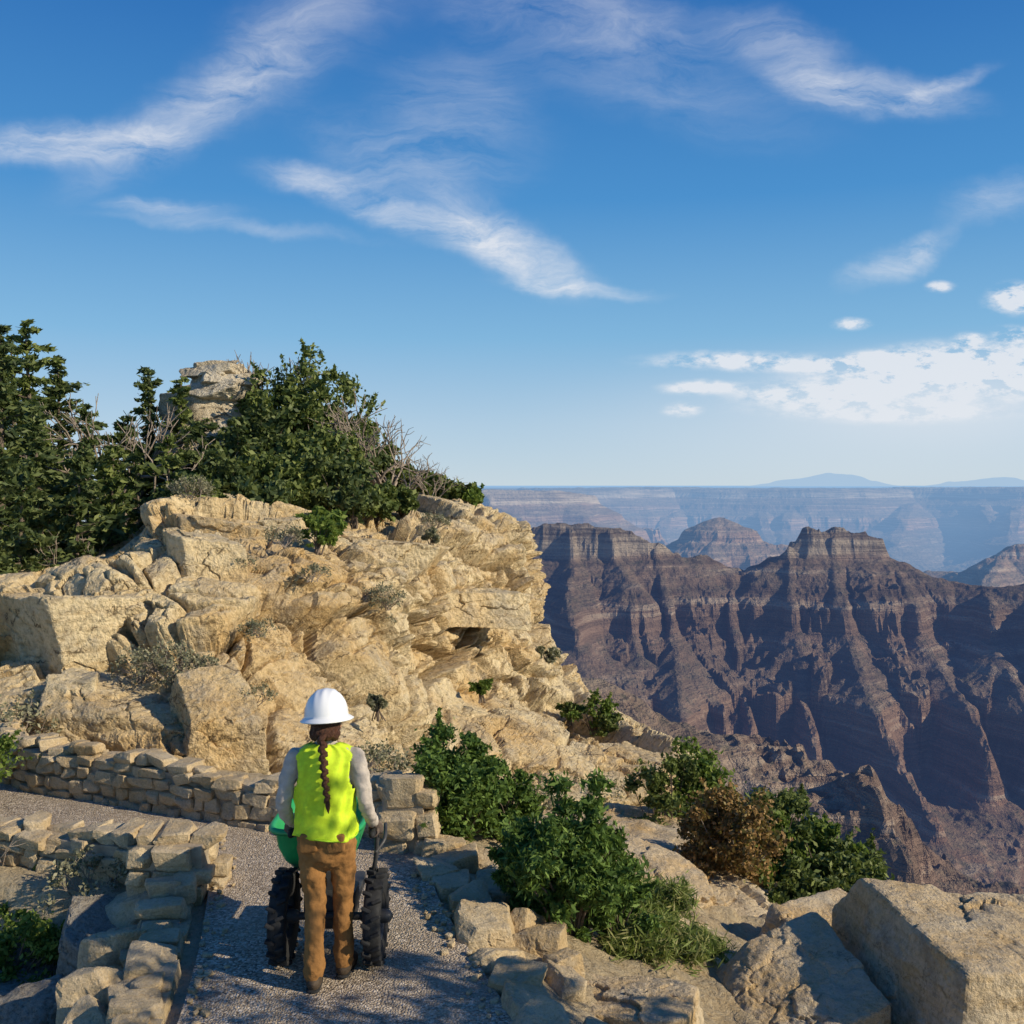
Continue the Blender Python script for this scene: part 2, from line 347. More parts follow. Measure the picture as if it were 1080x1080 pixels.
# ------------------------------------------------------------------ near cliff
net=[
 [(-300,900,10.4),(-20,890,10.3),(100,880,10.0),(200,890,9.6),(300,930,9.1),(400,960,9.3),(480,960,11),(600,975,12.5),(760,985,14),(790,1000,19),(700,1000,27)],
 [(-260,820,10.8),(-5,812,10.8),(100,815,10.4),(200,830,10.0),(300,855,9.8),(400,850,10.9),(480,865,13),(590,890,15),(700,895,16.3),(712,900,21),(600,900,28)],
 [(-260,745,11.3),(5,748,11.3),(100,752,10.9),(210,765,10.6),(300,795,10.9),(400,790,12),(480,812,14),(600,825,16),(712,836,17),(700,830,22),(580,830,29)],
 [(-260,715,12),(12,718,11.9),(110,722,11.6),(215,712,11.5),(300,735,12),(400,735,13.5),(480,765,15.5),(590,772,18),(690,797,18.5),(680,790,24),(560,790,30)],
 [(-260,700,12.8),(12,706,12.9),(110,704,12.7),(215,665,12.6),(300,680,13),(400,690,15),(480,738,17.5),(560,748,19.5),(618,742,21),(600,735,27),(500,740,33)],
 [(-240,660,13.4),(18,655,13.3),(110,650,13.1),(205,620,13.4),(300,630,14),(400,640,16),(480,672,18.5),(545,682,20.5),(590,690,22.5),(570,680,28),(480,690,34)],
 [(-240,625,14.5),(38,622,14),(120,612,14),(195,590,14.5),(300,590,15),(400,600,17),(470,610,19.5),(525,618,21.5),(572,636,23.5),(550,630,29),(460,640,35)],
 [(-240,612,16),(0,612,16),(120,602,15.8),(190,552,16.5),(290,548,17.5),(390,563,19),(455,562,21),(505,562,23),(549,580,24.5),(530,585,30),(440,600,36)],
 [(-240,605,19),(-20,605,19),(115,592,19),(190,545,20),(290,538,21),(385,540,22),(440,535,24),(485,533,25.5),(526,543,27),(510,550,32),(420,560,37)],
 [(-240,595,23),(-20,595,23),(115,580,23),(195,530,24.5),(290,515,25.5),(370,512,26),(420,518,27),(465,522,28),(503,528,29.5),(490,535,34),(400,540,38)],
 [(-240,590,28),(-20,590,28),(110,565,28),(200,490,29),(290,475,29.5),(340,475,30),(400,498,31),(440,510,32),(480,522,33),(470,530,36),(390,530,40)],
 [(-240,600,45),(-20,600,45),(90,590,44),(190,560,43),(280,560,43),(330,560,43),(390,560,43),(430,570,43),(460,580,43),(440,590,44),(390,590,45)],
]
G=np.array([[P(*c) for c in r] for r in net])
G=crom(G,50);G=np.swapaxes(crom(np.swapaxes(G,0,1),80),0,1)
nr,nc=G.shape[:2]
def gridnormals(G):
    du=np.gradient(G,axis=1);dv=np.gradient(G,axis=0);n=np.cross(du,dv);return n/(np.linalg.norm(n,axis=2)[...,None]+1e-9)
def boxf(A,k,ax):
    pad=[(0,0)]*A.ndim;pad[ax]=(k+1,k);B_=np.cumsum(np.pad(A,pad,mode='edge'),axis=ax)
    n=A.shape[ax];return (np.take(B_,range(2*k+1,2*k+1+n),axis=ax)-np.take(B_,range(0,n),axis=ax))/(2*k+1)
Nn=gridnormals(G)
for _ in range(2): Nn=boxf(boxf(Nn,26,0),30,1)
Nn=(Nn/(np.linalg.norm(Nn,axis=2)[...,None]+1e-9)).reshape(-1,3);V=G.reshape(-1,3)
rowt=np.repeat(np.linspace(0,11,nr),nc)
amp=1-.7*sstep(7.6,9.2,rowt)
ca,sa=math.cos(.5),math.sin(.5)
B=np.stack([V[:,0]*ca+V[:,1]*sa,-V[:,0]*sa+V[:,1]*ca,V[:,2]+.07*V[:,0]-.03*V[:,1]],1)
B=B+np.stack([fbm(V*.5,3,1),fbm(V*.5,3,2),fbm(V*.5,2,3)*.5],1)*.30+np.stack([fbm(V*3,3,4),fbm(V*3,3,5),fbm(V*3,3,6)],1)*.07
f1,f2,bb=blocks(B*np.array([.30,.30,.55]),11,1.0)
g1,g2,bm=blocks(B*np.array([.85,.85,1.7])+5,12,1.1)
h1,h2,bs=blocks(B*np.array([2.4,2.4,4.6])+9,13,1.2)
frac=sstep(-.20,.35,fbm(V*.5,3,91))
zz=(B[:,2]+.12*fbm(V*.5,3,8))/.55;L=np.floor(zz);fr=zz-L
lay=(_h(L.astype(int),L.astype(int)*0,L.astype(int)*0,7)-.5);edge=np.minimum(fr,1-fr)
stm=sstep(-.05,.3,fbm(V*.22,2,44)+.12)
disp=bb*1.05-.62*np.exp(-((f2-f1)/.032)**2)
disp+=bm*(.24+.34*frac)-.36*np.exp(-((g2-g1)/.045)**2)*(.35+frac)
disp+=bs*(.05+.13*frac)-.08*np.exp(-((h2-h1)/.07)**2)*frac
disp+=stm*(lay*.38-.26*np.exp(-(edge/.08)**2))
disp+=.30*fbm(V*.4,2,50)+.10*fbm(V*3.2,6,61,.68)
V=V+(Nn*np.array([1,1,.7]))*(disp*amp*.75)[:,None]
MB().add(V,gridq(nr,nc)).build('limestone_cliff',M_cliff,smooth=False)
del G,B
# ------------------------------------------------------------------ near ground
def xl(y): return np.interp(y,[0,3,5.49,7.3,8],[-1.2,-1.5,-1.80,-2.2,-2.4])
def xr(y): return np.interp(y,[0,2.5,5.49,7.2,8.2,10],[1.6,.95,-.02,-.55,-.75,-.8])
def yn(x): return np.interp(x,[-9,-6,-4.1,-2.4],[8.9,8.4,8.0,7.4])
nx,ny=520,480
GX,GY=np.meshgrid(np.linspace(-12,16,nx),np.linspace(-4,24,ny));GX=GX.ravel();GY=GY.ravel()
pp=np.stack([GX,GY,GX*0],1)
GH=np.full(GX.shape,-2.99)
dl=np.minimum(xl(GY)-.30-GX,yn(GX)-.30-GY)
GH-=sstep(0,.5,dl)*.8+np.clip(dl-.3,0,6)*.35
drr=np.clip(GX-xr(GY)-.3,0,30)
off=sstep(0,1,drr)
GH-=.35*drr+ (np.clip(GY-8.3,0,30)*.26)*off
ed=GX*.62+GY*.78-11.6-.5*fbm(pp*.5,3,4)
GH-=off*(np.clip(ed,0,50)*.30+np.clip(GX-5.2,0,50)*1.2+np.clip(GY-15,0,9)*.9)
GH-=np.clip(GY-(10.2+np.clip(-GX-2,0,9)*.3),0,30)*2.2*(1-sstep(-.3,1.2,GX-.2*(GY-10)))
rb=np.clip(off+sstep(0,.5,dl),0,1)
wp_=.25*fbm(pp*1.3,3)[:,None]
_,_,gb=blocks(pp*np.array([1.1,1.1,1])+wp_,70,1.2)
_,_,gb2=blocks(pp*np.array([3.1,3.1,1])+wp_,71,1.2)
GH+=fbm(pp*1.1,5,77,.6)*.20*rb+(gb*.22+gb2*.07)*rb*sstep(.8,2.2,drr)+fbm(pp*6,3,7)*.008
MB().add(np.stack([GX,GY,GH],1),gridq(ny,nx)).build('ground',M_soil)
def gz(x,y): return GH[np.argmin((GX-x)**2+(GY-y)**2)]
def G_(px,Y_,sink=.03):
    x=(px-540)/F*Y_;return np.array([x,Y_,gz(x,Y_)-sink])
R=[(1.6,0),(.95,2.5),(-.0,5.49),(-.5,7.0),(-.72,7.9),(-1.25,8.4),(-2.3,8.85),(-3.6,9.4),(-4.9,9.85),(-8,10.6)]
Lf=[(-1.2,0),(-1.45,2.5),(-1.84,5.49),(-2.15,7.0),(-2.35,7.6),(-2.55,7.75),(-3.0,7.85),(-3.8,8.15),(-4.9,8.45),(-8,9.2)]
Rc=crom(np.array(R,float),16);Lc=crom(np.array(Lf,float),16);m=len(Rc);k=40
t=np.linspace(0,1,k)[None,:,None];S=Lc[:,None,:]*(1-t)+Rc[:,None,:]*t
S=S.reshape(-1,2);z=-2.94+.012*fbm(np.c_[S,S[:,0]*0]*2.5,4,4)
MB().add(np.c_[S,z],gridq(m,k,True)).build('gravel_path',M_gravel)

# ------------------------------------------------------------------ stone walls
def wall(name,line,hgt,thick,seed,st=(.2,.13),base=-3.0,rag=.06,n=9,neat=1.):
    rg=np.random.RandomState(seed);pts=np.array(line,float)
    seg=np.hypot(*np.diff(pts,axis=0).T);cum=np.r_[0,np.cumsum(seg)];mb=MB()
    hs=np.array([hgt]*len(pts) if np.isscalar(hgt) else hgt)
    def at(s):return np.array([np.interp(s,cum,pts[:,0]),np.interp(s,cum,pts[:,1])])
    S=np.linspace(.03,cum[-1]-.03,max(6,int(cum[-1]*8)));ring=[]
    for s in S:
        c=at(s);tn=at(min(s+.05,cum[-1]))-at(max(s-.05,0));tn/=np.linalg.norm(tn);nn=np.array([-tn[1],tn[0]]);hh=np.interp(s,cum,hs)-.06;w=thick/2-.045
        ring+=[[*(c-nn*w),base-.3],[*(c-nn*w),base+hh],[*(c+nn*w),base+hh],[*(c+nn*w),base-.3]]
    k=len(S);Q=[[a*4+r,a*4+4+r,a*4+4+(r+1)%4,a*4+(r+1)%4] for a in range(k-1) for r in range(4)]+[[0,1,2,3],[k*4-1,k*4-2,k*4-3,k*4-4]]
    mb.add(ring,Q,1)
    for side in (-1,1,0):
        z=0
        while True:
            ch=st[1]*rg.uniform(.75,1.3)
            if side==0: ch=st[1]*.9
            s=-rg.uniform(0,.1)*neat
            mx=hs.max()
            if side!=0 and z>=mx-.04:break
            while s<cum[-1]:
                l=st[0]*rg.uniform(.5,1.5);sc=s+l/2
                if sc>cum[-1]+.04:break
                sc=min(sc,cum[-1])
                hh=np.interp(sc,cum,hs)+rg.uniform(-rag,rag)
                c=at(sc);tn=at(min(sc+.05,cum[-1]))-at(max(sc-.05,0));ang=math.atan2(tn[1],tn[0]);tn/=np.linalg.norm(tn);nn=np.array([-tn[1],tn[0]])
                if side==0:
                    w=thick/2*rg.uniform(.55,.95);zc=hh-ch*.4;o=rg.uniform(-.5,.5)*(thick/2-w)
                else:
                    w=thick*.26;zc=z+ch/2+rg.uniform(-.02,.02)*neat;o=side*(thick/2-w*.9)+side*rg.uniform(-.02,.02)
                    if zc>hh-.05: s+=l;continue
                cc=c+nn*o
                v,q=rock((cc[0],cc[1],base+zc),(l/2*1.02,w,ch/2*rg.uniform(.95,1.08)),rg.randint(1e6),(rg.normal(0,.07)*neat,rg.normal(0,.08)*neat,ang+rg.normal(0,.09)*neat),n,.06,30,5,sk=.10)
                mb.add(v,q,0);s+=l
            if side==0:break
            z+=ch
    return mb.build(name,[M_wall,M_mortar],False)
wall('stone_wall',[(-5.6,11.0),(-5.25,10.4),(-4.95,9.95),(-4.4,9.62),(-3.6,9.3),(-2.9,8.98),(-2.2,8.68),(-1.6,8.5),(-1.05,8.42)],[.5,.5,.54,.5,.5,.48,.46,.46,.5],.30,3,(.18,.115))
wall('stone_wall',[(-7.5,8.95),(-5,8.25),(-4.1,8.02),(-3.3,7.8),(-2.75,7.55)],[.34,.34,.32,.30,.34],.32,5,(.20,.12))
wall('stone_wall',[(-2.70,7.28),(-2.19,7.28)],.48,.42,8,(.20,.12),rag=.015,neat=.4)
wall('stone_wall',[(-1.05,8.25),(-.66,8.2)],.55,.5,9,(.30,.2),rag=.03,neat=.6)
wall('stone_wall',[(-2.42,7.05),(-2.34,6.6),(-2.22,6.1),(-2.09,5.5),(-1.97,4.9),(-1.8,4.0)],[.30,.19,.16,.17,.16,.16],.34,12,(.25,.12),base=-3.05,rag=.03,neat=1.1)
def edging(name,items,mat,n=20):
    mb=MB()
    for i,(c,hf,rot) in enumerate(items): mb.add(*rock(c,hf,900+i*7+len(items),rot,n,.07,30,7,chip=.06))
    return mb.build(name,mat,False)
it=[]
rg=np.random.RandomState(4)
y=7.0
while y>2.2:
    l=rg.uniform(.18,.36);x=float(xl(y))-.34
    it.append(((x-.27+rg.normal(0,.05),y+.1,-3.22+rg.uniform(-.08,.08)),(.2,l*.65,.24),(rg.normal(0,.2),rg.normal(0,.2),rg.normal(0,.8))));y-=l*.95
edging('stone_edging',it,M_wall)
it=[];y=8.0
while y>2.2:
    l=rg.uniform(.14,.36);x=float(xr(y))+.17
    it.append(((x+rg.normal(0,.05),y,-2.97+rg.uniform(-.03,.03)),(rg.uniform(.11,.2),l*.6,rg.uniform(.07,.13)),(rg.normal(0,.12),rg.normal(0,.12),.3+rg.normal(0,.5))))
    if rg.rand()<.8: it.append(((x+.32+rg.normal(0,.06),y+.05,-3.08+rg.uniform(-.05,.04)),(rg.uniform(.12,.22),l*.6,.13),(rg.normal(0,.2),rg.normal(0,.2),rg.normal(0,.8))))
    y-=l*1.0
edging('stone_edging',it,M_wall)
# loose pebbles along the path margins
it=[];rg=np.random.RandomState(8);mb=MB()
for i in range(170):
    y=rg.uniform(4.6,8.3);s=rg.rand()<.5
    x=float(xl(y))+abs(rg.normal(0,.07)) if s else float(xr(y))-abs(rg.normal(0,.09));r=rg.uniform(.006,.022)
    mb.add(*rock((x,y,-2.935+r*.3),(r*1.3,r,r*.7),3000+i,(0,0,rg.uniform(0,3)),4,.05,16,4))
mb.build('pebbles',M_wall,False)
def boulder(c,hf,seed,rot=(0,0,0),n=70,mat=None,rough=.06,strata=0,name='boulder',cuts=7,chip=.10):
    v,q=rock((0,0,0),hf,seed,rot,n,rough,40,cuts,strata,chip=chip);return MB().add(v,q).build(name,mat or M_bould,False).__setattr__('location',c)
boulder((3.46,6.9,-3.78),(1.02,.8,.86),21,(0,.03,.15),n=100,cuts=3)
boulder((1.84,6.9,-3.84),(.62,.6,.42),22,(.05,-.28,.3),n=90,cuts=4)
boulder((.76,6.1,-3.44),(.40,.34,.34),23,(.1,.05,-.2))
boulder((.25,6.15,-3.36),(.24,.26,.22),24,(.1,.1,.4))
boulder((2.75,8.5,-4.15),(.6,.5,.35),25,(.0,.1,.6))
boulder((1.35,8.1,-3.95),(.5,.5,.30),26,(.1,.2,.2))
boulder((1.9,10.5,-4.5),(.9,.9,.42),27,(.1,.15,.4),strata=.2)
boulder((1.1,12,-4.75),(1.3,1.0,.7),28,(.05,.1,.2),strata=.25)
boulder((1.3,9.7,-4.15),(.7,.6,.4),38,(.2,.1,.9))
boulder((3.1,10.3,-4.95),(.6,.7,.4),29,(.1,.1,.9))
boulder((2.3,7.9,-4.1),(.35,.3,.25),30,(.1,.3,.9))
boulder((.95,7.3,-3.6),(.3,.25,.2),32,(.1,.1,.5))
boulder((.2,5.2,-3.25),(.28,.3,.25),31,(0,.1,.5))
boulder((-2.9,6.9,-3.45),(.30,.33,.40),41,(.1,.2,.3),mat=M_shrock)
boulder((-3.0,6.2,-3.8),(.42,.5,.5),42,(.3,-.3,.5),mat=M_shrock)
boulder((-2.75,5.5,-3.7),(.42,.45,.45),43,(.2,.3,.2),mat=M_shrock)
boulder((-3.5,7.1,-3.75),(.5,.4,.45),44,(.2,.1,.7),mat=M_shrock)
boulder((-3.4,6.4,-4.05),(.5,.55,.45),45,(.2,.4,.1),mat=M_shrock)
boulder((-4.3,7.4,-3.95),(.5,.45,.5),46,(.2,.4,.1),mat=M_shrock)
def block(px,py,Y_,hf,seed,rot,n=80): 
    v,q=rock((0,0,0),hf,seed,rot,n,.05,44,4,0,cutr=(1.0,1.3),chip=.12);MB().add(v,q).build('rock_outcrop',M_cliff,False).location=P(px,py,Y_)
block(84,672,12.9,(.85,.7,.60),51,(.03,-.06,-.62))
block(40,760,11.6,(.8,.5,.42),52,(.0,-.05,-.2))
block(140,775,11.2,(.75,.5,.42),53,(.05,.1,.1))
block(225,780,11.0,(.45,.5,.58),54,(.1,.08,.5))
block(215,600,14.2,(.45,.6,.55),55,(.0,.05,.4))
block(480,640,19.9,(1.1,.9,.30),56,(-.05,.12,.4))
block(655,822,17.4,(.95,.8,.42),57,(.0,.10,.3))
block(610,850,15.6,(.8,.6,.35),61,(.0,.10,.5))
block(235,568,16.2,(.7,.5,.30),58,(.0,.03,.1))
block(285,560,16.9,(.55,.5,.22),59,(.0,-.05,.4))
block(410,590,18.0,(.9,.5,.30),60,(.0,.1,.3))
mb=MB()
c=P(232,405,27.5)
for i,(dx,dz,a,b,hh) in enumerate([(-.1,-1.5,1.3,1.2,.7),(0.05,-.75,1.2,1.,.42),(.05,-.2,1.12,.9,.28),(.1,.12,.98,.8,.2),(-.1,.38,.85,.7,.17),(-.2,.55,.5,.5,.12)]):
    mb.add(*rock((c[0]+dx,c[1],c[2]+dz-.08),(a,b,hh),300+i,(0,.03,i*.7),34,.06,34,6,chip=.1))
mb.build('rock_stack',limestone('pale_rock_mat',cream=(.68,.60,.45),ochre=(.5,.40,.25),greyamt=.5),False)

# ------------------------------------------------------------------ vegetation
def leaves(c,size,rg,el=1.8,dirs=None,jit=1.):
    n=len(c);a=rg.normal(0,1,(n,3))
    if dirs is not None:a=dirs+a*jit*.35
    a/=np.linalg.norm(a,axis=1)[:,None]+1e-9
    b=rg.normal(0,1,(n,3));b-=a*(a*b).sum(1)[:,None];b/=np.linalg.norm(b,axis=1)[:,None]+1e-9
    s=size*rg.uniform(.6,1.3,(n,1));A=a*s*el/2;B=b*s/2
    v=np.stack([c-A,c+B*.9-A*.1,c+A,c-B*.9-A*.1],1).reshape(-1,3)
    return v,np.arange(n*4).reshape(-1,4)
def conifer(name,base,hgt,R,seed,mat=None,dens=1.,lean=0.,t0=.1,leaf=.085,pw=.75):
    rg=np.random.RandomState(seed);mb=MB()
    mb.add(*tube([(0,0,-.4),(lean*.3,0,hgt*.5),(lean,0,hgt)],[hgt*.018,hgt*.012,.012],8,4,False),0)
    nb=int(hgt*13*dens)
    Cc=[];Dd=[]
    for i in range(nb):
        t=t0+(1-t0)*((i+rg.rand())/nb);az=i*2.4+rg.normal(0,.5)
        lobe=.62+.38*math.sin(az*2+seed+t*9)
        ln=R*(1-t)**pw*rg.uniform(.3,1.2)*lobe*1.25+.10
        if rg.rand()<.08: ln*=.3
        bare=rg.rand()<.07
        r0=np.array([lean*t,0,hgt*t]);d=np.array([math.cos(az),math.sin(az),rg.uniform(-.15,.5)])
        end=r0+d*ln;mid=r0+d*ln*.5+np.array([0,0,-.06*ln])
        mb.add(*tube([r0,mid,end],[.02*ln+.006,.012*ln+.003,.004],4,1,False),0)
        if bare: continue
        k=int(ln*135*dens)+8
        u=rg.uniform(.25,1.03,k)**.8
        kk=rg.uniform(.25,1.,(5,));ci=kk[rg.randint(0,5,k)]
        u=np.where(rg.rand(k)<.65,ci+rg.normal(0,.05,k),u);wd=.12*ln*(1.1-u*.5)+.03
        c=r0+(d*ln)[None]*u[:,None]+rg.normal(0,1,(k,3))*wd[:,None]*np.array([1,1,.5])
        Cc.append(c);Dd.append(np.tile(d,(k,1)))
    Cc=np.concatenate(Cc);Dd=np.concatenate(Dd)
    mb.add(*leaves(Cc,leaf,rg,2.4,Dd,1.8),1)
    return mb.build(name,[M_bark,mat or L_con],False,origin=None).__setattr__('location',base)
def bushy(name,base,hgt,R,seed,mat,leaf=.05,K=40,M=350,stem=.0,el=1.6,cr=.22,bark=None,shoots=.25):
    rg=np.random.RandomState(seed);mb=MB();cen=[]
    ch=(hgt-stem)
    while len(cen)<K:
        p=rg.uniform(-1,1,3);r=np.linalg.norm(p)
        if r>1 or r<.3: continue
        az=math.atan2(p[1],p[0])
        bl=1+.22*math.sin(3*az+seed)+.15*math.sin(5*p[2]+seed*2+az)+rg.normal(0,.08)
        q=np.array([p[0]*R*bl,p[1]*R*bl,stem+ch*(.5+.45*p[2]*bl)])
        cen.append(q)
    Cc=[]
    for q in cen:
        mid=np.array([q[0]*.4,q[1]*.4,max(.05,q[2]*.5)])+rg.normal(0,.05*R,3)
        mb.add(*tube([(rg.normal(0,.04),rg.normal(0,.04),-.15),mid,q],[.028*R+.006,.016*R+.003,.003],5,3,False),0)
        k=int(M*rg.uniform(.35,1.4));rr=R*cr*rg.uniform(.5,1.35)
        c=q+rg.normal(0,.55,(k,3))*rr*np.array([rg.uniform(.8,1.3),rg.uniform(.8,1.3),.75])
        Cc.append(c)
        if rg.rand()<shoots*2:
            d=q-np.array([0,0,hgt*.35]);d/=np.linalg.norm(d)+1e-6;d=d+rg.normal(0,.3,3);L_=rr*rg.uniform(1.2,2.3);k2=int(k*.22)+3
            Cc.append(q+d*(rg.rand(k2,1)*L_)+rg.normal(0,.09,(k2,3))*rr)
    Cc=np.concatenate(Cc);Cc=Cc[Cc[:,2]>.0]
    mb.add(*leaves(Cc,leaf,rg,el),1)
    return mb.build(name,[bark or M_bark,mat],False).__setattr__('location',base)
def twigs(name,base,hgt,R,seed,mat=None,lv=None,n=14,thick=1.):
    rg=np.random.RandomState(seed);mb=MB();tips=[]
    def grow(p,d,l,r,dep):
        q=p+d*l;mid=(p+q)/2+rg.normal(0,.06*l,3);mb.add(*tube([p,mid,q],[r,r*.8,r*.6],4,1,False),0)
        if dep==0: tips.append(q);return
        for _ in range(rg.randint(2,4)):
            nd=d+rg.normal(0,.5,3);nd[2]+=.12;nd/=np.linalg.norm(nd);grow(q,nd,l*rg.uniform(.55,.85),r*.62,dep-1)
    for i in range(n):
        az=rg.uniform(0,6.28);d=np.array([math.cos(az)*R/hgt,math.sin(az)*R/hgt,rg.uniform(.5,1)]);d/=np.linalg.norm(d)
        grow(np.array([rg.normal(0,.04),rg.normal(0,.04),-.05]),d,hgt*.34,(.011*hgt+.003)*thick,3)
    if lv is not None:
        t=np.array(tips);c=np.repeat(t,6,0)+rg.normal(0,.05*hgt,(len(t)*6,3));mb.add(*leaves(c,.03*hgt+.01,rg,1.6),1)
    return mb.build(name,[mat or M_twig,lv or L_gry],False).__setattr__('location',base)
def H(py0,py1,Y): return (py0-py1)/F*Y
for i,(px,b,t,Yd,w) in enumerate([(38,640,340,25,60),(66,630,378,27,44),(2,650,343,23,62),(-40,640,350,24,60),(98,620,430,24,42),(132,610,440,25,46),(152,590,462,27,36),(46,640,430,21,50),(-10,660,450,20,50),(118,612,470,21,34),(80,625,470,20,40),(163,575,388,27,28),(192,560,400,26,40),(212,550,442,25,36),(150,600,480,22,36),(180,556,460,22,30),(250,545,440,25,40),(20,640,480,19,40),(20,640,365,26,50)]):
    conifer('fir_tree',P(px,b,Yd),H(b,t,Yd),w/F*Yd,100+i,t0=.1,dens=1.1 if i<12 else 1.,pw=.6,mat=L_con if i%3 else L_jun,lean=((i*37)%7-3)*.06)
for i,(px,b,t,Yd,w,mt) in enumerate([(318,505,374,28,54,L_jun),(285,505,392,27.5,44,L_jun),(358,520,420,28,44,L_jun),(268,530,432,26,40,L_con),(325,545,455,25,48,L_jun),(385,530,462,27,34,L_con),(300,555,470,22.5,44,L_jun),(420,530,488,27,28,L_jun),(352,555,480,22.5,34,L_con),(448,535,498,27,24,L_jun),(240,560,480,22,32,L_con),(470,535,508,27,18,L_jun),(495,535,516,27,15,L_oak),(275,560,500,20,28,L_con),(215,558,500,20,26,L_jun),(340,585,540,17,24,L_oak),(395,550,510,22,22,L_jun),(425,548,514,23,18,L_jun),(375,550,505,21,22,L_con),(195,552,500,20,22,L_con)]):
    bushy('juniper_tree',P(px,b,Yd),H(b,t,Yd),w/F*Yd,200+i,mt,leaf=.095,K=64 if w>35 else 28,M=190,stem=.1)
for i,(px,b,Yd,s,tk) in enumerate([(398,510,26,2.2,1.6),(380,500,27,2.6,1.6),(296,440,28,2.2,1.6),(430,520,25,1.3,1.5),(250,398,27.5,.65,2.),(135,540,26,3.4,1.5),(118,540,25,3.4,1.5),(70,640,20,2,1),(455,530,25,1.1,1.4),(412,515,26,2.,1.5),(112,600,24,4.6,1.2)]):
    twigs('dead_tree',P(px,b,Yd),s,s*.6,400+i,n=6,thick=tk)
for i,(px,py,Yd,s) in enumerate([(172,712,11.6,.55),(150,715,11.7,.4),(200,715,11.5,.4),(262,745,11.2,.35),(275,668,12.5,.3),(410,640,15,.45),(205,525,16.8,.5),(300,575,15,.4),(400,840,11,.7),(380,820,10.6,.5),(60,812,10.2,.3),(560,860,14.5,.6),(330,610,14,.3),(455,560,20,.5),(640,860,15.5,.7),(255,600,14,.3)]):
    twigs('shrub',P(px,py,Yd),s,s*.8,500+i,lv=L_gry,n=9)
for i,(px,py,Yd,s,mt) in enumerate([(335,575,15.8,.5,L_oak),(398,748,12.9,.18,L_gry),(508,732,17,.25,L_oak),(625,768,19.8,.7,L_oak),(642,775,19.5,.45,L_jun),(600,758,20,.35,L_jun),(455,575,19.6,.3,L_gry),(575,700,21.5,.4,L_gry)]):
    bushy('shrub',P(px,py,Yd),s,s*.6,560+i,mt,leaf=.05,K=14,M=150)
bushy('oak_bush',G_(482,8.5),.84,.40,610,L_pin,leaf=.030,K=95,M=260,stem=.1,el=1.9,cr=.22)
bushy('oak_bush',G_(448,8.7),.6,.24,615,L_oak,leaf=.030,K=40,M=200,stem=.05,el=1.9)
bushy('oak_bush',G_(533,8.9),.62,.30,616,L_pin,leaf=.030,K=40,M=240,stem=.05,el=1.9)
bushy('pinyon_bush',G_(602,7.15),1.06,.40,611,L_pin,leaf=.024,K=130,M=300,stem=.02,el=3.0,cr=.20)
bushy('pinyon_bush',G_(645,7.2),.68,.24,612,L_pin,leaf=.024,K=50,M=260,stem=.0,el=3.0,cr=.22)
bushy('pinyon_bush',G_(562,7.2),.72,.24,613,L_pin,leaf=.024,K=50,M=260,stem=.0,el=3.0,cr=.22)
bushy('dry_bush',G_(775,10.8),1.42,.50,620,L_brn,leaf=.036,K=85,M=170,stem=.05,el=1.6,cr=.22,bark=M_twig)
bushy('dry_bush',G_(744,11.0),1.1,.36,621,L_brn,leaf=.036,K=40,M=150,bark=M_twig)
for i,(px,Yd,s,w,mt) in enumerate([(706,12.8,1.8,.45,L_jun),(734,13.2,2.1,.5,L_oak),(760,13.4,2.0,.5,L_jun),(815,12.3,1.7,.46,L_jun),(845,11.8,1.5,.5,L_oak),(875,11.4,1.35,.5,L_jun),(906,11.,1.1,.45,L_jun),(826,13.4,2.1,.5,L_jun),(866,13.0,1.8,.5,L_oak),(932,10.5,.8,.4,L_jun),(808,11.,.5,.3,L_oak),(852,10.4,.6,.4,L_jun),(700,11.8,.5,.3,L_jun),(905,12.2,1.3,.5,L_jun)]):
    bushy('juniper_bush',G_(px,Yd),s,w,640+i,mt,leaf=.042,K=48,M=170,el=2.)
for i,(px,Yd,s) in enumerate([(690,7.4,.22),(715,7.3,.18),(668,7.1,.2),(735,7.6,.18),(560,7.5,.18),(700,7.9,.24),(670,8.4,.2)]):
    bushy('grass_tuft',G_(px,Yd),s,s*.9,680+i,L_grs,leaf=.014,K=26,M=110,el=8,cr=.5)
for i,(px,py,Yd,s,w) in enumerate([(10,1060,7.0,.6,.35),(20,990,7.6,.4,.22),(-30,990,7.8,.8,.4),(-50,860,9,.7,.4)]):
    bushy('oak_bush',P(px,py,Yd),s,w,700+i,L_oak,leaf=.028,K=50,M=190)
twigs('shrub',P(8,960,8.0),1.0,.35,720,n=8);twigs('shrub',P(95,945,7.4),.4,.35,721,n=10,lv=L_gry);twigs('shrub',P(5,800,10.6),.8,.5,722,n=10,lv=L_gry)
bushy('oak_bush',P(-5,700,15),.9,.5,723,L_con,leaf=.05,K=30,M=180)
bushy('unseen_shade_pinyon',(4.3,3.2,-4.3),5.5,1.2,777,L_pin,leaf=.07,K=60,M=120,stem=2.)  # out-of-frame tree added to cast shade on the near path

